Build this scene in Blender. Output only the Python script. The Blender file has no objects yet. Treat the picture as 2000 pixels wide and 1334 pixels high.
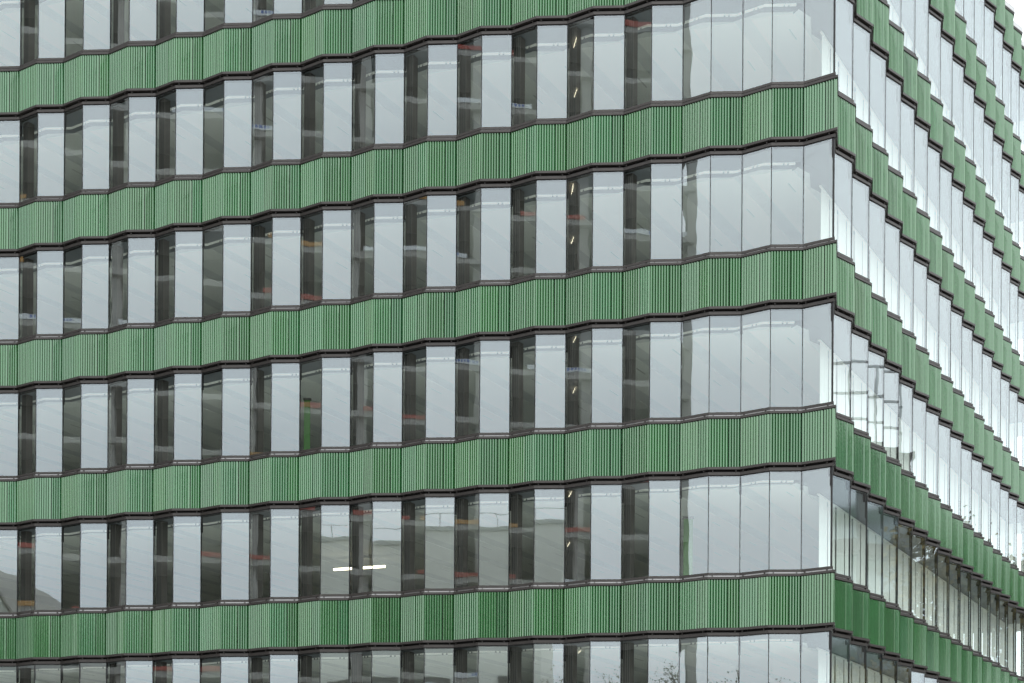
import bpy, bmesh, math, random
from mathutils import Vector, Matrix
R = math.radians
random.seed(7)
SC = bpy.context.scene
COL = SC.collection

# ---------------------------------------------------------------- camera, sky, sun, exposure
EYE = 1.65
cam = bpy.data.cameras.new('camera')
cam.sensor_width = 36.0
cam.lens = 52.2
cam.shift_y = 0.5113
cam.clip_start = 0.1
cam.clip_end = 2000
camo = bpy.data.objects.new('camera', cam)
COL.objects.link(camo)
camo.matrix_world = Matrix.Translation((0, 0, EYE)) @ Matrix.Rotation(R(90), 4, 'X') @ Matrix.Rotation(0.006, 4, 'Z')
SC.camera = camo

SUN_EL, SUN_AZ = R(48), R(160)          # azimuth measured clockwise from +Y: behind the camera, a little to the right
w = bpy.data.worlds.new('World')
SC.world = w
w.use_nodes = True
nt = w.node_tree
nt.nodes.clear()
wo = nt.nodes.new('ShaderNodeOutputWorld')
bg = nt.nodes.new('ShaderNodeBackground')
bg.inputs['Strength'].default_value = 0.1
sky = nt.nodes.new('ShaderNodeTexSky')
sky.sky_type = 'NISHITA'
sky.sun_disc = False
sky.sun_elevation = SUN_EL
sky.sun_rotation = SUN_AZ
hs = nt.nodes.new('ShaderNodeHueSaturation')
hs.inputs['Saturation'].default_value = 0.35
nt.links.new(sky.outputs[0], hs.inputs['Color'])
tc = nt.nodes.new('ShaderNodeTexCoord')
nz = nt.nodes.new('ShaderNodeTexNoise')
nz.inputs['Scale'].default_value = 2.2
nz.inputs['Detail'].default_value = 4
nt.links.new(tc.outputs['Generated'], nz.inputs['Vector'])
cr = nt.nodes.new('ShaderNodeValToRGB')
cr.color_ramp.elements[0].position = 0.3
cr.color_ramp.elements[0].color = (18.9, 20.5, 21.8, 1)
cr.color_ramp.elements[1].position = 0.7
cr.color_ramp.elements[1].color = (24.0, 25.1, 25.5, 1)
nt.links.new(nz.outputs[0], cr.inputs[0])
mx = nt.nodes.new('ShaderNodeMixRGB')
mx.inputs[0].default_value = 0.86
nt.links.new(hs.outputs[0], mx.inputs[1])
nt.links.new(cr.outputs[0], mx.inputs[2])
nt.links.new(mx.outputs[0], bg.inputs['Color'])
nt.links.new(bg.outputs[0], wo.inputs[0])

sl = bpy.data.lights.new('sun', 'SUN')
sl.energy = 0.9
sl.angle = R(14)
sl.color = (1.0, 0.96, 0.9)
so = bpy.data.objects.new('sun', sl)
COL.objects.link(so)
sd = Vector((math.sin(SUN_AZ) * math.cos(SUN_EL), math.cos(SUN_AZ) * math.cos(SUN_EL), math.sin(SUN_EL)))
so.rotation_euler = sd.to_track_quat('Z', 'Y').to_euler()
so.location = (20, -60, 80)

SC.view_settings.view_transform = 'Standard'
SC.view_settings.look = 'None'
SC.view_settings.exposure = 0.0
SC.view_settings.gamma = 1.0
SC.view_settings.use_curve_mapping = False
SC.render.engine = 'CYCLES'
SC.cycles.max_bounces = 12
SC.cycles.diffuse_bounces = 6
SC.cycles.glossy_bounces = 4
SC.cycles.transparent_max_bounces = 24
SC.cycles.sample_clamp_indirect = 6.0

# ---------------------------------------------------------------- materials
MATS = {}
def mat(name, col, rough=0.6, metal=0.0, ior=1.45, noise=0.0, nscale=3.0, stretch=None, rand=0.0, coat=0.0, emit=None, bump=0.0):
    m = bpy.data.materials.new(name)
    m.use_nodes = True
    n = m.node_tree.nodes
    l = m.node_tree.links
    b = n['Principled BSDF']
    b.inputs['Base Color'].default_value = (*col, 1)
    b.inputs['Roughness'].default_value = rough
    b.inputs['Metallic'].default_value = metal
    b.inputs['IOR'].default_value = ior
    if coat:
        b.inputs['Coat Weight'].default_value = coat
        b.inputs['Coat Roughness'].default_value = 0.06
    src = None
    if noise or rand or bump:
        tcn = n.new('ShaderNodeTexCoord')
        mp = n.new('ShaderNodeMapping')
        if stretch:
            mp.inputs['Scale'].default_value = stretch
        oi = n.new('ShaderNodeObjectInfo')
        ad = n.new('ShaderNodeVectorMath')
        ad.operation = 'MULTIPLY_ADD'
        cm = n.new('ShaderNodeCombineXYZ')
        l.new(oi.outputs['Random'], cm.inputs[0])
        l.new(oi.outputs['Random'], cm.inputs[1])
        l.new(cm.outputs[0], ad.inputs[0])
        ad.inputs[1].default_value = (37, 53, 0)
        l.new(tcn.outputs['Object'], ad.inputs[2])
        l.new(ad.outputs[0], mp.inputs['Vector'])
        tx = n.new('ShaderNodeTexNoise')
        tx.inputs['Scale'].default_value = nscale
        tx.inputs['Detail'].default_value = 5
        l.new(mp.outputs[0], tx.inputs['Vector'])
        mr = n.new('ShaderNodeMapRange')
        mr.inputs['From Min'].default_value = 0.3
        mr.inputs['From Max'].default_value = 0.7
        mr.inputs['To Min'].default_value = 1 - noise
        mr.inputs['To Max'].default_value = 1 + noise
        l.new(tx.outputs[0], mr.inputs[0])
        mr2 = n.new('ShaderNodeMapRange')
        mr2.inputs['To Min'].default_value = 1 - rand
        mr2.inputs['To Max'].default_value = 1 + rand
        l.new(oi.outputs['Random'], mr2.inputs[0])
        mu = n.new('ShaderNodeMath')
        mu.operation = 'MULTIPLY'
        l.new(mr.outputs[0], mu.inputs[0])
        l.new(mr2.outputs[0], mu.inputs[1])
        sc = n.new('ShaderNodeVectorMath')
        sc.operation = 'SCALE'
        sc.inputs[0].default_value = col
        l.new(mu.outputs[0], sc.inputs['Scale'])
        l.new(sc.outputs[0], b.inputs['Base Color'])
        if bump:
            bp = n.new('ShaderNodeBump')
            bp.inputs['Strength'].default_value = bump
            bp.inputs['Distance'].default_value = 0.01
            l.new(tx.outputs[0], bp.inputs['Height'])
            l.new(bp.outputs[0], b.inputs['Normal'])
    if emit:
        b.inputs['Emission Color'].default_value = (*emit[0], 1)
        b.inputs['Emission Strength'].default_value = emit[1]
    MATS[name] = m
    return m

def glaze(name, col, ior):
    """green glazed ceramic: colour wanders from panel to panel and in streaks, the glaze is uneven"""
    m = mat(name, col, rough=0.13, ior=ior, noise=0.14, nscale=1.0, stretch=(30, 30, 1.6), rand=0.17)
    n, l = m.node_tree.nodes, m.node_tree.links
    b = n['Principled BSDF']
    b.inputs['Specular Tint'].default_value = (0.82, 1.0, 0.80, 1)
    oi = n.new('ShaderNodeObjectInfo')
    h = n.new('ShaderNodeHueSaturation')
    mr = n.new('ShaderNodeMapRange')
    mr.inputs['To Min'].default_value = 0.49
    mr.inputs['To Max'].default_value = 0.515
    m2 = n.new('ShaderNodeMath'); m2.operation = 'FRACT'
    m3 = n.new('ShaderNodeMath'); m3.operation = 'MULTIPLY'; m3.inputs[1].default_value = 17.3
    l.new(oi.outputs['Random'], m3.inputs[0]); l.new(m3.outputs[0], m2.inputs[0]); l.new(m2.outputs[0], mr.inputs[0])
    l.new(mr.outputs[0], h.inputs['Hue'])
    src = b.inputs['Base Color'].links[0].from_socket
    l.new(src, h.inputs['Color'])
    l.new(h.outputs[0], b.inputs['Base Color'])
    tc_ = n.new('ShaderNodeTexCoord')
    t2 = n.new('ShaderNodeTexNoise'); t2.inputs['Scale'].default_value = 14; t2.inputs['Detail'].default_value = 3
    l.new(tc_.outputs['Object'], t2.inputs['Vector'])
    mr3 = n.new('ShaderNodeMapRange'); mr3.inputs['To Min'].default_value = 0.06; mr3.inputs['To Max'].default_value = 0.24
    l.new(t2.outputs[0], mr3.inputs[0]); l.new(mr3.outputs[0], b.inputs['Roughness'])
    bp = n.new('ShaderNodeBump'); bp.inputs['Strength'].default_value = 0.25; bp.inputs['Distance'].default_value = 0.004
    l.new(t2.outputs[0], bp.inputs['Height']); l.new(bp.outputs[0], b.inputs['Normal'])
    return m

def glass(name, refl, tint, gl=(0.91, 0.965, 1.0), wav=0.03):
    m = bpy.data.materials.new(name)
    m.use_nodes = True
    n, l = m.node_tree.nodes, m.node_tree.links
    n.clear()
    o = n.new('ShaderNodeOutputMaterial')
    mixs = n.new('ShaderNodeMixShader')
    tr = n.new('ShaderNodeBsdfTransparent'); tr.inputs[0].default_value = (*tint, 1)
    g = n.new('ShaderNodeBsdfGlossy'); g.inputs['Roughness'].default_value = 0.0; g.inputs['Color'].default_value = (*gl, 1)
    lw = n.new('ShaderNodeLayerWeight'); lw.inputs['Blend'].default_value = 0.5
    # Schlick: refl + (1 - refl) * facing^5
    p = n.new('ShaderNodeMath'); p.operation = 'POWER'; p.inputs[1].default_value = 4.0
    l.new(lw.outputs['Facing'], p.inputs[0])
    mr = n.new('ShaderNodeMapRange'); mr.inputs['To Min'].default_value = refl; mr.inputs['To Max'].default_value = 1.0
    l.new(p.outputs[0], mr.inputs[0])
    l.new(mr.outputs[0], mixs.inputs[0])
    l.new(tr.outputs[0], mixs.inputs[1]); l.new(g.outputs[0], mixs.inputs[2])
    l.new(mixs.outputs[0], o.inputs[0])
    if wav:
        tcn = n.new('ShaderNodeTexCoord'); oi = n.new('ShaderNodeObjectInfo')
        ad = n.new('ShaderNodeVectorMath'); ad.operation = 'ADD'
        mu = n.new('ShaderNodeVectorMath'); mu.operation = 'SCALE'; mu.inputs['Scale'].default_value = 91
        cm = n.new('ShaderNodeCombineXYZ')
        for i in range(3):
            l.new(oi.outputs['Random'], cm.inputs[i])
        l.new(cm.outputs[0], mu.inputs[0]); l.new(mu.outputs[0], ad.inputs[0]); l.new(tcn.outputs['Object'], ad.inputs[1])
        tx = n.new('ShaderNodeTexNoise'); tx.inputs['Scale'].default_value = 1.3; tx.inputs['Detail'].default_value = 1
        l.new(ad.outputs[0], tx.inputs['Vector'])
        bp = n.new('ShaderNodeBump'); bp.inputs['Strength'].default_value = 1.0; bp.inputs['Distance'].default_value = wav
        l.new(tx.outputs[0], bp.inputs['Height'])
        l.new(bp.outputs[0], g.inputs['Normal'])
    MATS[name] = m
    return m

glaze('green_glaze', (0.0135, 0.090, 0.023), 2.3)
glass('coated_glass', 0.19, (0.94, 0.99, 0.965), wav=0.0010)
glass('inner_glass', 0.04, (0.97, 0.98, 0.97), wav=0)
mat('bronze', (0.050, 0.044, 0.041), rough=0.42, metal=0.35, noise=0.1, nscale=6)
mat('black_seal', (0.012, 0.012, 0.013), rough=0.6)
mat('dark_backing', (0.018, 0.017, 0.016), rough=0.9)
mat('aluminium', (0.36, 0.35, 0.345), rough=0.3, metal=0.7)
mat('coping_metal', (0.5, 0.5, 0.5), rough=0.4, metal=0.2)
mat('slab_plaster', (0.72, 0.73, 0.73), rough=0.85, noise=0.06, nscale=1.5)
mat('soffit_grey', (0.21, 0.225, 0.25), rough=0.7)
mat('ceiling_white', (0.88, 0.885, 0.86), rough=0.85)
mat('track_white', (0.85, 0.85, 0.83), rough=0.4)
mat('track_lit', (0.85, 0.85, 0.83), rough=0.4, emit=((1.0, 0.97, 0.88), 0.10))
mat('slot_grey', (0.58, 0.58, 0.57), rough=0.9)
mat('post_brown', (0.085, 0.075, 0.07), rough=0.5, noise=0.25, nscale=1.0, stretch=(40, 40, 0.3))
mat('floor_grey', (0.6, 0.59, 0.56), rough=0.6)
mat('wall_beige', (0.78, 0.75, 0.67), rough=0.8)
mat('blind_white', (0.92, 0.92, 0.89), rough=0.8)
mat('lamp_glow', (0.9, 0.85, 0.7), emit=((1.0, 0.86, 0.6), 6.0))
mat('green_board', (0.075, 0.19, 0.045), rough=0.5)
mat('paving', (0.42, 0.41, 0.39), rough=0.85, noise=0.2, nscale=0.6)
mat('concrete', (0.32, 0.31, 0.29), rough=0.85, noise=0.15, nscale=1.2)
mat('dark_room', (0.035, 0.032, 0.028), rough=0.9)
mat('board_orange', (0.42, 0.22, 0.06), rough=0.6)
mat('board_red', (0.34, 0.07, 0.05), rough=0.6)
mat('board_white', (0.62, 0.64, 0.66), rough=0.6)
mat('board_blue', (0.07, 0.13, 0.36), rough=0.6)
mat('plaster_green_grey', (0.82, 0.83, 0.76), rough=0.85, noise=0.06, nscale=0.4)
mat('plaster_pale', (0.48, 0.50, 0.46), rough=0.85, noise=0.05, nscale=0.4)
mat('window_dark', (0.05, 0.06, 0.07), rough=0.08, ior=1.6)
mat('mirror_glazing', (0.5, 0.53, 0.55), rough=0.06, metal=0.9)
mat('frame_brown', (0.075, 0.065, 0.06), rough=0.5)
mat('brick_brown', (0.13, 0.085, 0.06), rough=0.85, noise=0.2, nscale=0.5)
mat('bark', (0.12, 0.10, 0.08), rough=0.9)
mat('leaf_autumn', (0.21, 0.16, 0.055), rough=0.7, rand=0.3, noise=0.5, nscale=0.5)
mat('leaf_olive', (0.14, 0.13, 0.05), rough=0.7, rand=0.3, noise=0.5, nscale=0.5)

# ---------------------------------------------------------------- mesh helpers
class MB:
    def __init__(self):
        self.v = []; self.f = []; self.mi = []; self.mats = []
    def slot(self, m):
        if m not in self.mats:
            self.mats.append(m)
        return self.mats.index(m)
    def hexa(self, p, m):
        """p: 8 points, bottom ring 0-3 counter-clockwise seen from above, top ring 4-7"""
        b = len(self.v); s = self.slot(m)
        self.v += [tuple(q) for q in p]
        for q in ((0, 3, 2, 1), (4, 5, 6, 7), (0, 1, 5, 4), (1, 2, 6, 5), (2, 3, 7, 6), (3, 0, 4, 7)):
            self.f.append(tuple(b + i for i in q)); self.mi.append(s)
    def box(self, x0, x1, y0, y1, z0, z1, m):
        self.hexa([(x0, y0, z0), (x1, y0, z0), (x1, y1, z0), (x0, y1, z0), (x0, y0, z1), (x1, y0, z1), (x1, y1, z1), (x0, y1, z1)], m)
    def prism(self, poly, z0, z1, m):
        """poly counter-clockwise seen from above"""
        b = len(self.v); s = self.slot(m); n = len(poly)
        self.v += [(x, y, z0) for x, y in poly] + [(x, y, z1) for x, y in poly]
        self.f.append(tuple(b + i for i in reversed(range(n)))); self.mi.append(s)
        self.f.append(tuple(b + n + i for i in range(n))); self.mi.append(s)
        for i in range(n):
            j = (i + 1) % n
            self.f.append((b + i, b + j, b + n + j, b + n + i)); self.mi.append(s)
    def tube(self, a, b_, r0, r1, m, k=7):
        a, b_ = Vector(a), Vector(b_)
        d = (b_ - a).normalized()
        u = d.orthogonal().normalized(); v = d.cross(u)
        b = len(self.v); s = self.slot(m)
        for c, r in ((a, r0), (b_, r1)):
            for i in range(k):
                t = 2 * math.pi * i / k
                self.v.append(tuple(c + u * (r * math.cos(t)) + v * (r * math.sin(t))))
        for i in range(k):
            j = (i + 1) % k
            self.f.append((b + i, b + j, b + k + j, b + k + i)); self.mi.append(s)
        self.f.append(tuple(b + i for i in reversed(range(k)))); self.mi.append(s)
        self.f.append(tuple(b + k + i for i in range(k))); self.mi.append(s)
    def add_mesh(self, me, M):
        b = len(self.v)
        ss = [self.slot(mm.name) for mm in me.materials]
        self.v += [tuple(M @ v.co) for v in me.vertices]
        for p in me.polygons:
            self.f.append(tuple(b + i for i in p.vertices)); self.mi.append(ss[p.material_index])
    def mesh(self, name):
        me = bpy.data.meshes.new(name)
        me.from_pydata(self.v, [], self.f)
        for m in self.mats:
            me.materials.append(MATS[m])
        me.polygons.foreach_set('material_index', self.mi)
        me.update()
        return me
def place(name, me, parent=None, M=None, kind=None):
    o = bpy.data.objects.new(name, me)
    COL.objects.link(o)
    if parent:
        o.parent = parent
    if M is not None:
        o.matrix_basis = M if parent is None else M
    if kind:
        o['kind'] = kind
    return o
def thing(name, label, cat, loc=(0, 0, 0), rz=0.0, group=None):
    o = bpy.data.objects.new(name, None)
    o.empty_display_size = 0.3
    COL.objects.link(o)
    o.location = loc; o.rotation_euler = (0, 0, rz)
    o['label'] = label; o['category'] = cat
    if group:
        o['group'] = group
    return o
def tag(o, label, cat, group=None):
    o['label'] = label; o['category'] = cat
    if group:
        o['group'] = group
    return o

# ---------------------------------------------------------------- the plan of the folded facade
PITCH = 3.6
Z0 = EYE + 6.584                      # glass bottom of the lowest storey that is seen whole
GH = 2.17                             # glass height
C = Vector((6.9565, 32.5046))         # the corner
LL, LR = 0.7060, 0.7005
PHL, DL = -0.3118, 0.2643             # left facade: mean direction and half fold
PHR, DR = 1.0523, 0.2956              # right facade
vec = lambda a: Vector((math.cos(a), math.sin(a)))
A, B = vec(PHL + DL), vec(PHL - DL)
A2, B2 = vec(PHR - DR), vec(PHR + DR)
TL, TR = math.tan(DL), math.tan(DR)
TC = math.tan(((PHR + DR) - (PHL - DL)) / 2)
NLEFT = 44
FOLD_L = [None] * (NLEFT + 1)         # FOLD_L[NLEFT] is the corner
FOLD_L[NLEFT] = C.copy()
for i in range(NLEFT - 1, -1, -1):
    FOLD_L[i] = FOLD_L[i + 1] - (B if (NLEFT - 1 - i) % 2 == 0 else A) * LL
NRIGHT = 38
FOLD_R = [C.copy()]
for i in range(NRIGHT):
    FOLD_R.append(FOLD_R[-1] + (B2 if i % 2 == 0 else A2) * LR)
# a face: (type, origin, angle).  tl / tr: how far an end runs on per metre of outward offset (ridge +, valley -)
TYPES = {'rv': (LL, TL, -TL), 'vr': (LL, -TL, TL), 'vc': (LL, -TL, TC), 'cv': (LR, TC, -TR), 'Rvr': (LR, -TR, TR), 'Rrv': (LR, TR, -TR)}
FACES = []                            # (side, type, matrix, p0, p1)
for i in range(NLEFT):
    isB = (NLEFT - 1 - i) % 2 == 0
    ty = ('vc' if i == NLEFT - 1 else 'vr') if isB else 'rv'
    ang = PHL - DL if isB else PHL + DL
    FACES.append(('L', ty, FOLD_L[i], ang, FOLD_L[i + 1]))
for i in range(NRIGHT):
    isB = i % 2 == 0
    ty = ('cv' if i == 0 else 'Rrv') if isB else 'Rvr'
    ang = PHR + DR if isB else PHR - DR
    FACES.append(('S' if isB else 'R', ty, FOLD_R[i], ang, FOLD_R[i + 1]))

def rail(mb, ty, d0, d1, z0, z1, m, ins=0.0):
    """bar along a face, from outward offset d0 (inner) to d1 (outer), mitred at both ends"""
    L, tl, tr = TYPES[ty]
    xl = lambda d: -d * tl + ins
    xr = lambda d: L + d * tr - ins
    mb.hexa([(xl(d1), -d1, z0), (xr(d1), -d1, z0), (xr(d0), -d0, z0), (xl(d0), -d0, z0),
             (xl(d1), -d1, z1), (xr(d1), -d1, z1), (xr(d0), -d0, z1), (xl(d0), -d0, z1)], m)

P0, PD, CAP = 0.040, 0.0205, 0.078    # panel base offset, depth of the flutes, outer face of the rails
def make_window(ty):
    L, tl, tr = TYPES[ty]
    mb = MB()
    rail(mb, ty, -0.05, 0.028, -0.056, 0.0, 'bronze')
    rail(mb, ty, -0.05, 0.028, GH + 0.022, GH + 0.088, 'bronze')
    rail(mb, ty, -0.04, -0.003, GH, GH + 0.022, 'black_seal')
    rail(mb, ty, -0.04, 0.012, -0.098, -0.056, 'aluminium')
    for x in (0.13 * L, 0.86 * L):
        mb.box(x - 0.008, x + 0.008, -0.052, 0.03, -0.097, -0.057, 'bronze')
        mb.box(x - 0.008, x + 0.008, -0.052, 0.06, GH + 0.088, GH + 0.132, 'bronze')
    for x, s in ((0, 1), (L, -1)):
        mb.box(min(x, x + s * 0.008), max(x, x + s * 0.008), -0.004, 0.03, 0.0, GH, 'black_seal')
    for x, s in ((0, 1), (L, -1)):
        mb.box(min(x, x + s * 0.022), max(x, x + s * 0.022), 0.016, 0.05, GH - 0.40, GH - 0.001, 'black_seal')
    return mb.mesh('window')
def make_pane(ty):
    L, tl, tr = TYPES[ty]
    mb = MB()
    mb.box(0.008, L - 0.008, 0.0, 0.014, 0.0005, GH - 0.0005, 'inner_glass')
    s = mb.slot('coated_glass')
    mb.mi[2] = s                       # the face towards the street carries the coating
    return mb.mesh('pane')
def make_spandrel(ty):
    mb = MB()
    rail(mb, ty, 0.0, CAP, -0.150, -0.098, 'bronze')
    rail(mb, ty, 0.0, CAP, -1.294, -1.240, 'bronze')
    rail(mb, ty, -0.10, -0.078, -1.43, -0.06, 'dark_backing')
    rail(mb, ty, 0.0, 0.018, -1.239, -0.151, 'dark_backing')
    return mb.mesh('spandrel')
PANEL_Z = (-1.236, -0.163)
def panel_spans(ty):
    L, tl, tr = TYPES[ty]
    d = P0 + 0.006
    a, b = -d * tl + 0.007, L + d * tr - 0.007
    n = max(9, round((b - a) / 0.0635))
    nw = round(n * 0.63)
    s = a + (b - a) * nw / n
    return ((a, s - 0.008, nw), (s + 0.008, b, n - nw))
def make_panel(ty, k):
    x0, x1, n = panel_spans(ty)[k]
    p = (x1 - x0) / n
    prof = [(x0, -P0)]
    for i in range(n):
        a = x0 + i * p
        prof += [(a + 0.22 * p, -P0 - PD), (a + 0.60 * p, -P0 - PD)]
        if i < n - 1:
            prof += [(a + 0.935 * p, -P0 - 0.0008), (a + 1.0 * p, -P0 + 0.014), (a + 1.065 * p, -P0 - 0.0008)]
        else:
            prof += [(a + p, -P0)]
    poly = prof + [(x1, -P0 + 0.018), (x0, -P0 + 0.018)]
    mb = MB()
    mb.prism(poly, PANEL_Z[0], PANEL_Z[1], 'green_glaze')
    return mb.mesh('ceramic_panel')
ME = {}
for ty in TYPES:
    ME[ty] = dict(window=make_window(ty), pane=make_pane(ty), spandrel=make_spandrel(ty), p0=make_panel(ty, 0), p1=make_panel(ty, 1))

def project(x, y, z):
    u = x / y; v = (z - EYE) / y
    c, s = math.cos(0.006), math.sin(0.006)
    return 1000 + 2900 * (c * u + s * v), 1689.7 - 2900 * (-s * u + c * v)
def shown(p, q, z0, z1):
    """pixel area that a face between two plan points shows in the frame"""
    pts = [project(a.x, a.y, z) for a in (p, q) for z in (z0, z1)]
    xs = [a[0] for a in pts]; ys = [a[1] for a in pts]
    wdt = min(max(xs), 2000) - max(min(xs), 0)
    hgt = min(max(ys), 1334) - max(min(ys), 0)
    return wdt * hgt if wdt > 0.5 and hgt > 0.5 else 0.0

bld = thing('office_building', 'office building with folded green ceramic bands and tall angled glass panes', 'building')
M_WIN = range(-2, 6)
M_BAND = range(-2, 7)
win_list, sp_list, pn_list = [], [], []
for side, ty, p, ang, q in FACES:
    for m in M_WIN:
        z = Z0 + PITCH * m
        a = 0.0 if side == 'S' else shown(p, q, z - 0.05, z + GH + 0.08)
        win_list.append((a, side, ty, p, ang, q, z))
    for m in M_BAND:
        z = Z0 + PITCH * m
        a = 0.0 if side == 'S' else shown(p, q, z - 1.29, z - 0.1)
        key = len(sp_list)
        sp_list.append((a, side, ty, p, ang, q, z))
        for k in (0, 1):
            x0, x1, n = panel_spans(ty)[k]
            d = vec(ang)
            pa = 0.0 if side == 'S' else shown(p + d * x0, p + d * x1, z - 1.236, z - 0.163)
            pn_list.append((pa, key, k))
def mtx(p, ang, z):
    return Matrix.Translation((p.x, p.y, z)) @ Matrix.Rotation(ang, 4, 'Z')
rest = {'L': MB(), 'R': MB(), 'S': MB()}
win_list.sort(key=lambda t: -t[0])
for k, (a, side, ty, p, ang, q, z) in enumerate(win_list):
    M = mtx(p, ang, z)
    if a > 25 and k < 300:
        o = place('window', ME[ty]['window'], bld, M)
        L = TYPES[ty][0]
        place('pane', ME[ty]['pane'], o, Matrix.Translation((L / 2, 0, GH / 2)) @ Matrix.Rotation(R(random.gauss(0, 0.16)), 4, 'Z') @ Matrix.Rotation(R(random.gauss(0, 0.12)), 4, 'X') @ Matrix.Translation((-L / 2, 0, -GH / 2)))
    else:
        rest[side].add_mesh(ME[ty]['window'], M)
        rest[side].add_mesh(ME[ty]['pane'], M)
top_pn = {(key, k) for a, key, k in sorted(pn_list, key=lambda t: -t[0])[:300] if a > 25}
sp_rank = {i for i in sorted(range(len(sp_list)), key=lambda i: -sp_list[i][0])[:300] if sp_list[i][0] > 25}
loose = MB()
for key, (a, side, ty, p, ang, q, z) in enumerate(sp_list):
    M = mtx(p, ang, z)
    if key in sp_rank:
        o = place('spandrel', ME[ty]['spandrel'], bld, M)
        for k in (0, 1):
            if (key, k) in top_pn:
                x0, x1, n = panel_spans(ty)[k]
                xm = (x0 + x1) / 2
                # the panels do not hang perfectly true
                place('ceramic_panel', ME[ty]['p%d' % k], o, Matrix.Translation((xm, -P0, 0)) @ Matrix.Rotation(R(random.gauss(0, 0.7)), 4, 'Z') @ Matrix.Rotation(R(random.gauss(0, 0.12)), 4, 'X') @ Matrix.Translation((-xm, P0, 0)))
            else:
                loose.add_mesh(ME[ty]['p%d' % k], M)
    else:
        rest[side].add_mesh(ME[ty]['spandrel'], M)
        for k in (0, 1):
            rest[side].add_mesh(ME[ty]['p%d' % k], M)
place('small_ceramic_panels', loose.mesh('small_ceramic_panels'), bld, kind='stuff')
for s_, nm in (('L', 'further_bays'), ('R', 'distant_bays'), ('S', 'fold_returns')):
    place(nm, rest[s_].mesh(nm), bld, kind='stuff')

# parapet coping above the top band
def coping(faces, nm):
    mb = MB()
    z = Z0 + PITCH * 6
    for side, ty, p, ang, q in faces:
        t = MB()
        rail(t, ty, -0.35, CAP + 0.02, -0.096, 0.06, 'coping_metal')
        mb.add_mesh(t.mesh('t'), mtx(p, ang, z))
    return place(nm, mb.mesh(nm), bld)
coping(FACES[:NLEFT], 'parapet_coping')
coping(FACES[NLEFT:], 'parapet_coping')

# ---------------------------------------------------------------- inside the building
def offset_line(side, d):
    """the folded line moved inwards by d"""
    if side == 'L':
        F, n = FOLD_L, NLEFT
    else:
        F, n = FOLD_R, NRIGHT
    out = []
    for i in range(n + 1):
        if side == 'L':
            isB = lambda j: (NLEFT - 1 - j) % 2 == 0
            a0 = PHL + (-DL if isB(max(i - 1, 0)) else DL)
            a1 = PHL + (-DL if isB(min(i, n - 1)) else DL)
            if i == n:
                a1 = PHR + DR
        else:
            isB = lambda j: j % 2 == 0
            a0 = PHR + (DR if isB(max(i - 1, 0)) else -DR)
            a1 = PHR + (DR if isB(min(i, n - 1)) else -DR)
            if i == 0:
                a0 = PHL - DL
        n0 = Vector((-math.sin(a0), math.cos(a0))); n1 = Vector((-math.sin(a1), math.cos(a1)))
        h = (n0 + n1).normalized()
        sh = vec(PHL) * (-0.47 * max(0.0, d - 0.11)) if side == 'L' and i < n else Vector((0, 0))
        out.append(F[i] + h * (d / h.dot(n0)) + sh)
    return out
dLv, dRv = -vec(PHL), vec(PHR)        # away from the corner along each facade
def uv(u, v):
    return C + dLv * u + dRv * v
back_left = uv(26.5, 13.5); 
inner = offset_line('L', 0.11)[:-1] + offset_line('R', 0.11)
end_r = FOLD_R[NRIGHT]
foot = [(a.x, a.y) for a in inner] + [tuple(uv(13.0, (end_r - C).length)), tuple(uv(13.0, 13.5)), tuple(uv(29.8, 13.5))]
LEVELS = range(-2, 7)
for m in LEVELS:
    z = Z0 + PITCH * m
    mb = MB()
    mb.prism(foot, z - 1.425, z - 0.13, 'slab_plaster')
    mb.prism([(a[0], a[1]) for a in foot], z - 0.128, z - 0.115, 'floor_grey')
    slab = place('floor_slab', mb.mesh('floor_slab'), bld)
    if m < -0:
        continue
    for nm, d0, d1, t, mt in (('soffit', 0.11, 0.66, 0.006, 'soffit_grey'), ('light_track', 0.67, 0.71, 0.042, 'track_lit'), ('cove', 0.74, 0.95, 0.012, 'soffit_grey')):
        mb = MB()
        for s in 'LR':
            a, b = offset_line(s, d0), offset_line(s, 0.745 if (s, nm) == ('R', 'soffit') else d1)
            for i in range(len(a) - 1):
                if s == 'R' and (i > 34 or nm == 'light_track'):
                    break
                if s == 'L' and i == NLEFT - 1 and nm != 'soffit':
                    break
                cuts = ((0, 1.0),)
                if nm == 'light_track':
                    cuts = ((0, 0.60), (0.66, 0.74), (0.80, 1.0)) if s == 'L' else ((0.2, 0.75),) if i % 2 else ()
                    mt = 'track_lit' if s == 'L' else 'track_white'
                for c0, c1 in cuts:
                    q = [a[i].lerp(a[i + 1], c0), a[i].lerp(a[i + 1], c1), b[i].lerp(b[i + 1], c1), b[i].lerp(b[i + 1], c0)]
                    mb.prism([tuple(v_) for v_ in q], z - 1.426 - t, z - 1.4255, mt)
        place(nm, mb.mesh(nm), slab)
    for k in range(20):
        u0 = 1.3 + k * 1.36
        mb = MB()
        mb.prism([tuple(uv(u0, 1.25)), tuple(uv(u0, 12.6)), tuple(uv(u0 + 0.98, 12.6)), tuple(uv(u0 + 0.98, 1.25))][::-1], z - 1.434, z - 1.4255, 'ceiling_white')
        for j in range(4):             # dark slots in the boards
            v = 1.9 + j * 2.6 + (k % 2) * 1.1
            mb.prism([tuple(uv(u0 + 0.3, v)), tuple(uv(u0 + 0.3, v + 0.5)), tuple(uv(u0 + 0.34, v + 0.5)), tuple(uv(u0 + 0.34, v))][::-1], z - 1.438, z - 1.4345, 'slot_grey')
        place('ceiling_panel', mb.mesh('ceiling_panel'), slab)
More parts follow.
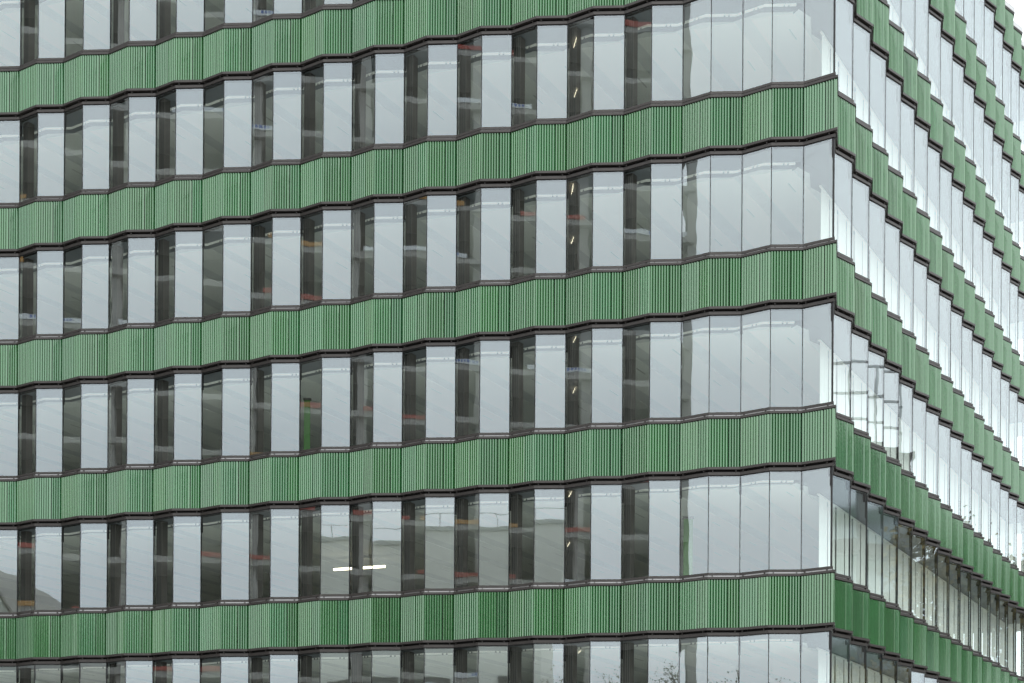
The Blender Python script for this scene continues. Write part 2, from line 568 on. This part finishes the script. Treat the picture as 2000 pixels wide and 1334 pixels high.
# rear wall and end wall of the rooms, a storey-high piece per level
for m in range(-2, 6):
    z = Z0 + PITCH * m
    mb = MB()
    a, b = uv(4.0, 12.9), uv(29.3, 12.9); c, d = uv(29.3, 13.1), uv(4.0, 13.1)
    mb.prism([tuple(d), tuple(c), tuple(b), tuple(a)][::-1], z - 0.114, z + GH - 0.03, 'wall_beige')
    place('room_wall', mb.mesh('room_wall'), bld)
    mb = MB()
    mb.prism([tuple(q) for q in (uv(29.3, 0.3), uv(29.3, 13.1), uv(29.5, 13.1), uv(29.5, 0.3))][::-1], z - 0.114, z + GH - 0.03, 'wall_beige')
    place('end_wall', mb.mesh('end_wall'), bld)
# bronze posts behind the valleys of the left facade
pm = MB()
pm.box(-0.03, 0.165, 0.13, 0.33, -0.114, GH - 0.01, 'post_brown')
for gx in (0.02, 0.075, 0.125):
    pm.box(gx, gx + 0.012, 0.122, 0.1299, -0.1, GH - 0.02, 'black_seal')
pm = pm.mesh('post')
skip = {NLEFT - 1, NLEFT - 3, NLEFT - 5, NLEFT - 23, NLEFT - 29}
for i, (side, ty, p, ang, q) in enumerate(FACES[:NLEFT]):
    if ty == 'vr' and i not in skip:
        for m in range(-1, 5):
            if (i, m) != (NLEFT - 19, 1) and shown(p, q, Z0 + PITCH * m, Z0 + PITCH * m + GH) > 20:
                place('post', pm, bld, mtx(p, ang, Z0 + PITCH * m))
# white vertical blinds behind the right facade
def blind_mesh(wd):
    mb = MB()
    n = 6
    pts = [(wd * i / n, (0.012 if i % 2 else -0.012)) for i in range(n + 1)]
    poly = pts + [(x, y + 0.006) for x, y in reversed(pts)]
    mb.prism(poly, -0.1, GH - 0.06, 'blind_white')
    return mb.mesh('blind_strip')
bms = [blind_mesh(0.60), blind_mesh(0.52)]
for m in range(-1, 6):
    z = Z0 + PITCH * m
    mb = MB()
    a, b = C + dRv * 1.95, C + dRv * 25
    nrm = Vector((-math.sin(PHR), math.cos(PHR)))
    a += nrm * 0.93; b += nrm * 0.93
    o_ = nrm * 0.05
    mb.prism([tuple(a), tuple(b), tuple(b + o_), tuple(a + o_)], z + GH - 0.058, z + GH - 0.03, 'track_white')
    hd = place('vertical_blind', mb.mesh('vertical_blind'), bld)
    for k in range(18):
        for j, off in ((0, 0.0), (1, 0.68)):
            s = 2.0 + k * 1.34 + off
            p = C + dRv * s + nrm * 0.95
            if s > 24.4 or shown(p, p + dRv * 0.5, z, z + GH) < 20:
                continue
            place('blind_strip', bms[j], hd, mtx(p, PHR, z))

# ---------------------------------------------------------------- things seen inside the rooms
def at_px(x, y, d):
    v = (1689.7 - y) / 2900; u = (x - 1000) / 2900
    return Vector((d * (u + 0.0 - 0.006 * v), d, EYE + d * (v + 0.006 * u)))
a, b = at_px(652, 1113, 42.5), at_px(752, 1107, 42.0)
t = thing('tube_lamp', 'lit warm tube lamp under the ceiling behind the grey reflection', 'lamp', tuple((a + b) / 2))
dv = (b - a); ang = math.atan2(dv.y, dv.x); hl = dv.length / 2
mb = MB(); mb.box(-hl, hl, -0.03, 0.03, -0.022, 0.03, 'lamp_glow'); place('tube', mb.mesh('tube'), t, Matrix.Rotation(ang, 4, 'Z'))
mb = MB(); mb.box(-hl - 0.02, hl + 0.02, -0.045, 0.045, 0.031, 0.06, 'track_white'); place('housing', mb.mesh('housing'), t, Matrix.Rotation(ang, 4, 'Z'))
for x0, x1, m, d, lab in ((594, 606, 1, 38.2, 'green board leaning upright inside the left half of the facade'), (1335, 1353, 0, 35.6, 'tall green board standing inside near the corner, low storey')):
    p = at_px((x0 + x1) / 2, 820 if m else 1010, d); wd = (x1 - x0) / 2900 * d / 2
    g = thing('green_board', lab, 'board', (p.x, p.y, Z0 + PITCH * m - 0.112))
    mb = MB(); mb.box(-wd, wd, -0.03, 0.03, 0.0, 1.85, 'green_board'); place('sheet', mb.mesh('sheet'), g)
    mb = MB(); mb.box(-wd - 0.02, wd + 0.02, -0.05, 0.05, 1.851, 1.9, 'post_brown'); place('top_rail', mb.mesh('top_rail'), g)

# ---------------------------------------------------------------- ground
mb = MB()
mb.box(-500, 500, -500, 500, -0.5, 0.0, 'paving')
g = place('ground', mb.mesh('ground'), kind='structure')

# ---------------------------------------------------------------- the neighbours that the glass mirrors, plus ones added to darken the ribs
# tall shell under construction, left of the camera
S0, S1 = Vector((-45.0, 4.6)), Vector((-57.5, 43.0))
sdir = (S1 - S0).normalized(); slen = (S1 - S0).length
cb = thing('construction_building', 'tall concrete shell under construction mirrored in the narrow dark panes', 'building', (S0.x, S0.y, 0), math.atan2(sdir.y, sdir.x))
# local x along the front, local y to the left of it (away from the office building)
FH = 3.05
NF = 18
boards = ['board_orange', 'board_red', 'board_white']
for k in range(NF + 1):
    mb = MB(); mb.box(-0.1, slen, -0.5, 8.0, k * FH - 0.32, k * FH, 'concrete')
    slab = place('slab', mb.mesh('slab'), cb)
    x = 0.4
    while k and x < slen - 3:
        ln = random.uniform(2.2, 5.0)
        r = random.random()
        if r < 0.55:
            mt = boards[0] if r < 0.16 else boards[1] if r < 0.42 else boards[2]
            mb = MB(); mb.box(x, x + ln, -0.58, -0.52, k * FH + 0.02, k * FH + 0.27, mt)
            if mt == 'board_white':
                for j in range(7):
                    mb.box(x + 0.5 + j * 0.22, x + 0.64 + j * 0.22, -0.586, -0.581, k * FH + 0.10, k * FH + 0.25, 'board_blue')
            place('toe_board', mb.mesh('toe_board'), slab)
        x += ln + random.uniform(0.3, 2.5)
cm = MB(); cm.box(-0.28, 0.28, -0.1, 0.46, 0.0, NF * FH, 'concrete'); cm = cm.mesh('column')
for x in (0.0, 5.6, 11.2, 16.8, 22.4, 28.0, 33.6, 39.0):
    place('column', cm, cb, Matrix.Translation((x, 0, 0)))
mb = MB(); mb.box(0.3, slen, 3.6, 3.9, 0, NF * FH, 'dark_room'); place('inner_wall', mb.mesh('inner_wall'), cb)
lm = MB(); lm.box(-0.018, 0.018, -0.55, 0.55, -0.036, 0.0, 'lamp_glow'); lm = lm.mesh('strip_lamp')
for k in range(3, NF):
    place('strip_lamp', lm, cb, Matrix.Translation((6.1, 1.2, k * FH - 0.40)))

# grey building behind the camera
gb = thing('grey_building', 'grey-green plastered building with overhanging top mirrored in the lower panes', 'building', (-24.6, -45.0, 0))
mb = MB(); mb.box(0.9, 19.4, -16, 0, 0, 22.8, 'plaster_green_grey'); place('wall', mb.mesh('wall'), gb)
mb = MB(); mb.hexa([(0.2, -16, 22.81), (19.9, -16, 22.81), (19.9, 0.4, 22.81), (0.2, 0.4, 22.81), (-0.2, -16, 27.4), (21.0, -16, 27.4), (21.0, 1.0, 27.4), (-0.2, 1.0, 27.4)], 'plaster_green_grey'); place('top_storey', mb.mesh('top_storey'), gb)
mb = MB(); mb.box(-0.4, 21.3, -16.2, 1.2, 27.41, 27.7, 'plaster_pale'); rf = place('roof_edge', mb.mesh('roof_edge'), gb)
mb = MB()
for x in range(0, 22, 3):
    mb.box(x - 0.02, x + 0.02, 0.6, 0.64, 27.71, 28.75, 'frame_brown')
mb.box(-0.2, 21.2, 0.6, 0.64, 28.751, 28.79, 'frame_brown')
place('roof_railing', mb.mesh('roof_railing'), rf)
for x0, x1, z0, z1 in ((1.9, 4.1, 18.8, 22.3), (5.6, 8.0, 18.8, 22.3), (9.8, 12.2, 18.8, 22.3), (15.8, 18.4, 18.8, 22.3), (1.9, 4.1, 12.8, 16.2), (5.6, 8.0, 12.8, 16.2), (9.8, 12.2, 12.8, 16.2), (15.8, 18.4, 12.8, 16.2)):
    mb = MB(); mb.box(x0, x1, 0.001, 0.12, z0, z1, 'frame_brown'); f = place('window', mb.mesh('window'), gb)
    mb = MB(); mb.box(x0 + 0.1, x1 - 0.35, 0.121, 0.14, z0 + 0.2, z1 - 0.5, 'mirror_glazing'); place('pane', mb.mesh('pane'), f)

# pale building with a curved roof, further left
vb = thing('curved_roof_building', 'pale building with curved roof mirrored in the leftmost low panes', 'building', (-57.5, -30.0, 0))
arc = [(-15.0, 0.0)] + [(15.0 * math.cos(math.pi - math.pi * i / 24), 15.5 + 11.5 * math.sin(math.pi * i / 24)) for i in range(25)] + [(15.0, 0.0)]
mb = MB()
n = len(arc); s = mb.slot('plaster_pale')
mb.v += [(x, 0.0, z) for x, z in arc] + [(x, -18.0, z) for x, z in arc]
mb.f.append(tuple(reversed(range(n)))); mb.f.append(tuple(n + i for i in range(n))); mb.mi += [s, s]
for i in range(n):
    j = (i + 1) % n
    mb.f.append((i, j, n + j, n + i)); mb.mi.append(s)
place('wall', mb.mesh('wall'), vb)
mb = MB()
for i in range(1, 25):
    x0, z0 = arc[i]; x1, z1 = arc[i + 1]
    q = [(x0 * 1.02, 0.3, z0 + 0.02), (x1 * 1.02, 0.3, z1 + 0.02), (x1 * 1.02, -18.2, z1 + 0.02), (x0 * 1.02, -18.2, z0 + 0.02)]
    mb.hexa(q + [(x * 1.004, y, z + 0.25) for x, y, z in q], 'concrete')
place('roof', mb.mesh('roof'), vb)
for x in (-9, -5.5, -2, 1.5, 5, 8.5, 11.5):
    for z in (8, 13.0, 17.5):
        mb = MB(); mb.box(x - 0.35, x + 0.35, 0.001, 0.06, z, z + 2.6, 'window_dark'); place('window', mb.mesh('window'), vb)

# brown framed glass building to the right
rb = thing('framed_building', 'brown framed glazed building mirrored beside the corner on the right', 'building', (52.0, 35.0, 0))
HB = 24.0
mb = MB(); mb.box(1.2, 14, 0, 12.2, 0, HB - 0.4, 'mirror_glazing'); place('glazed_wall', mb.mesh('glazed_wall'), rb)
mb = MB(); mb.box(-0.3, 14.2, -0.3, 12.5, HB - 0.399, HB, 'frame_brown'); place('roof', mb.mesh('roof'), rb)
for y in (0.2, 2.6, 5.0, 7.4, 9.6):
    mb = MB(); mb.box(0.5, 1.0, y - 0.2, y + 0.2, 0, HB - 0.4, 'frame_brown'); place('mullion', mb.mesh('mullion'), rb)
for z in (4, 8, 12, 15.5, 18.6):
    mb = MB(); mb.box(0.4, 1.05, 0, 11.2, z - 0.3, z + 0.3, 'frame_brown'); place('transom', mb.mesh('transom'), rb)
mb = MB(); mb.box(-0.2, 1.1, 11.3, 12.4, 0, HB - 0.4, 'concrete'); place('pillar', mb.mesh('pillar'), rb)
mb = MB()
for y in (0.3, 3.2, 6.1, 9.0, 12.0):
    mb.box(0.5, 0.62, y - 0.06, y + 0.06, HB, HB + 4.2, 'coping_metal')
for z in (1.2, 2.6, 4.2):
    mb.box(0.5, 0.62, 0.2, 12.1, HB + z, HB + z + 0.12, 'coping_metal')
place('roof_frame', mb.mesh('roof_frame'), rb)

# unseen brick block, added to darken what the lower green ribs reflect
qb = thing('brick_building', 'brown brick block behind the trees nearer the camera, mirrored only in the green ribs', 'building', (63.0, -14.0, 0), R(90))
mb = MB(); mb.box(0, 46, -14, 0, 0, 21.0, 'brick_brown'); place('wall', mb.mesh('wall'), qb)
mb = MB(); mb.box(-0.3, 46.3, -14.3, 0.3, 21.001, 21.5, 'concrete'); place('roof', mb.mesh('roof'), qb)
wm = MB(); wm.box(-0.8, 0.8, 0.001, 0.08, 0, 1.9, 'window_dark'); wm = wm.mesh('window')
for k in range(6):
    for j in range(11):
        place('window', wm, qb, Matrix.Translation((3.0 + j * 4.0, 0, 1.2 + k * 3.3)))

# trees
def make_tree(h, leaf, nleaf, seed, spread=0.26, size=0.22):
    rnd = random.Random(seed)
    t = MB(); tips = []
    def grow(p, d, ln, r, lev):
        q = p + d * ln
        t.tube(p, q, r, r * 0.68, 'bark', 6 if lev < 2 else 4)
        if lev >= 4:
            tips.append(q); return
        if lev >= 2:
            tips.append(q)
        for _ in range(3 if lev < 3 else 2):
            nd = (d + Vector((rnd.uniform(-1, 1), rnd.uniform(-1, 1), rnd.uniform(-0.25, 0.7))) * (0.62 if lev else 0.5)).normalized()
            grow(q, nd, ln * rnd.uniform(0.62, 0.85), r * 0.62, lev + 1)
    grow(Vector((0, 0, 0)), Vector((0, 0, 1)), h * 0.27, h * 0.018, 0)
    top = max(p.z for p in tips)
    k = h / top
    lm = MB()
    s = lm.slot(leaf)
    for _ in range(nleaf):
        c = rnd.choice(tips) + Vector((rnd.gauss(0, 1), rnd.gauss(0, 1), rnd.gauss(0, 0.8))) * h * 0.032
        n_ = Vector((rnd.uniform(-1, 1), rnd.uniform(-1, 1), rnd.uniform(-1, 1))).normalized()
        u = n_.orthogonal().normalized() * size * rnd.uniform(0.6, 1.2); v = n_.cross(u) * 0.7
        b = len(lm.v)
        lm.v += [tuple(c - u), tuple(c + v), tuple(c + u), tuple(c - v)]
        lm.f.append((b, b + 1, b + 2, b + 3)); lm.mi.append(s)
    for q in (t, lm):
        q.v = [(x * k, y * k, z * k) for x, y, z in q.v]
    return t.mesh('trunk'), lm.mesh('crown')
kinds = [make_tree(19.5, 'leaf_autumn', 11000, 3, size=0.15), make_tree(18.5, 'leaf_olive', 11000, 8, size=0.15), make_tree(14.0, 'leaf_olive', 1500, 5, size=0.07)]
def tree(x, y, kd, rz, sc, label, group):
    o = thing('tree', label, 'tree', (x, y, 0), rz, group)
    o.scale = (sc,) * 3
    place('trunk', kinds[kd][0], o)
    place('crown', kinds[kd][1], o)
for i, (x, y, kd, rz, sc) in enumerate(((53, 51, 0, 0.2, 1.0), (57, 56.5, 1, 1.4, 1.05), (54, 61.5, 0, 2.4, 1.0), (58, 66.5, 1, 3.6, 1.06), (55, 71.5, 0, 4.5, 1.02), (59, 77, 1, 5.3, 1.08), (57, 83, 0, 0.9, 1.0))):
    tree(x, y, kd, rz, sc, ['tall autumn tree beside the brown framed building', 'tall olive tree second from the framed building', 'tall autumn tree third from the framed building', 'tall olive tree in the middle of the street row', 'tall autumn tree just past the middle of the street row', 'tall olive tree next to last in the street row', 'tall autumn tree at the far end of the street row'][i], 'trees across the street on the right')
for i, (x, y, kd, rz, sc) in enumerate(((54, 30, 1, 2.2, 0.96), (51, 24.5, 0, 3.1, 0.93), (55, 19, 1, 4.4, 0.98), (52, 13, 0, 5.6, 0.95), (55, 7, 1, 0.7, 0.97))):  # near row added out of view so the lower ribs mirror something dark
    tree(x, y, kd, rz, sc, ['olive tree beside the brown framed building, on its camera side', 'autumn tree next but one to the framed building, on its camera side', 'olive tree in the middle of the near row', 'autumn tree next to last of the near row', 'olive tree at the camera end of the near row'][i], 'trees across the street nearer the camera')
for i, (x, y, kd, rz, sc) in enumerate(((40, 33, 0, 1.0, 0.56), (42, 37.5, 1, 2.0, 0.58), (40, 42, 0, 3.0, 0.55))):
    tree(x, y, kd, rz, sc, ['small autumn tree nearest the camera before the framed building', 'small olive tree between two small autumn trees', 'small autumn tree farthest from the camera before the framed building'][i], 'small trees by the kerb on the right')
for i, (x, y, rz, sc) in enumerate(((-2.5, -27, 0.3, 0.98), (1.6, -25, 1.5, 1.0), (5.2, -28, 2.7, 1.06), (8.6, -25, 4.0, 0.98))):
    tree(x, y, 2, rz, sc, ['almost bare tree beside the grey-green building', 'almost bare tree second from the grey-green building', 'almost bare tree third from the grey-green building', 'almost bare tree farthest from the grey-green building'][i], 'bare trees behind the camera')
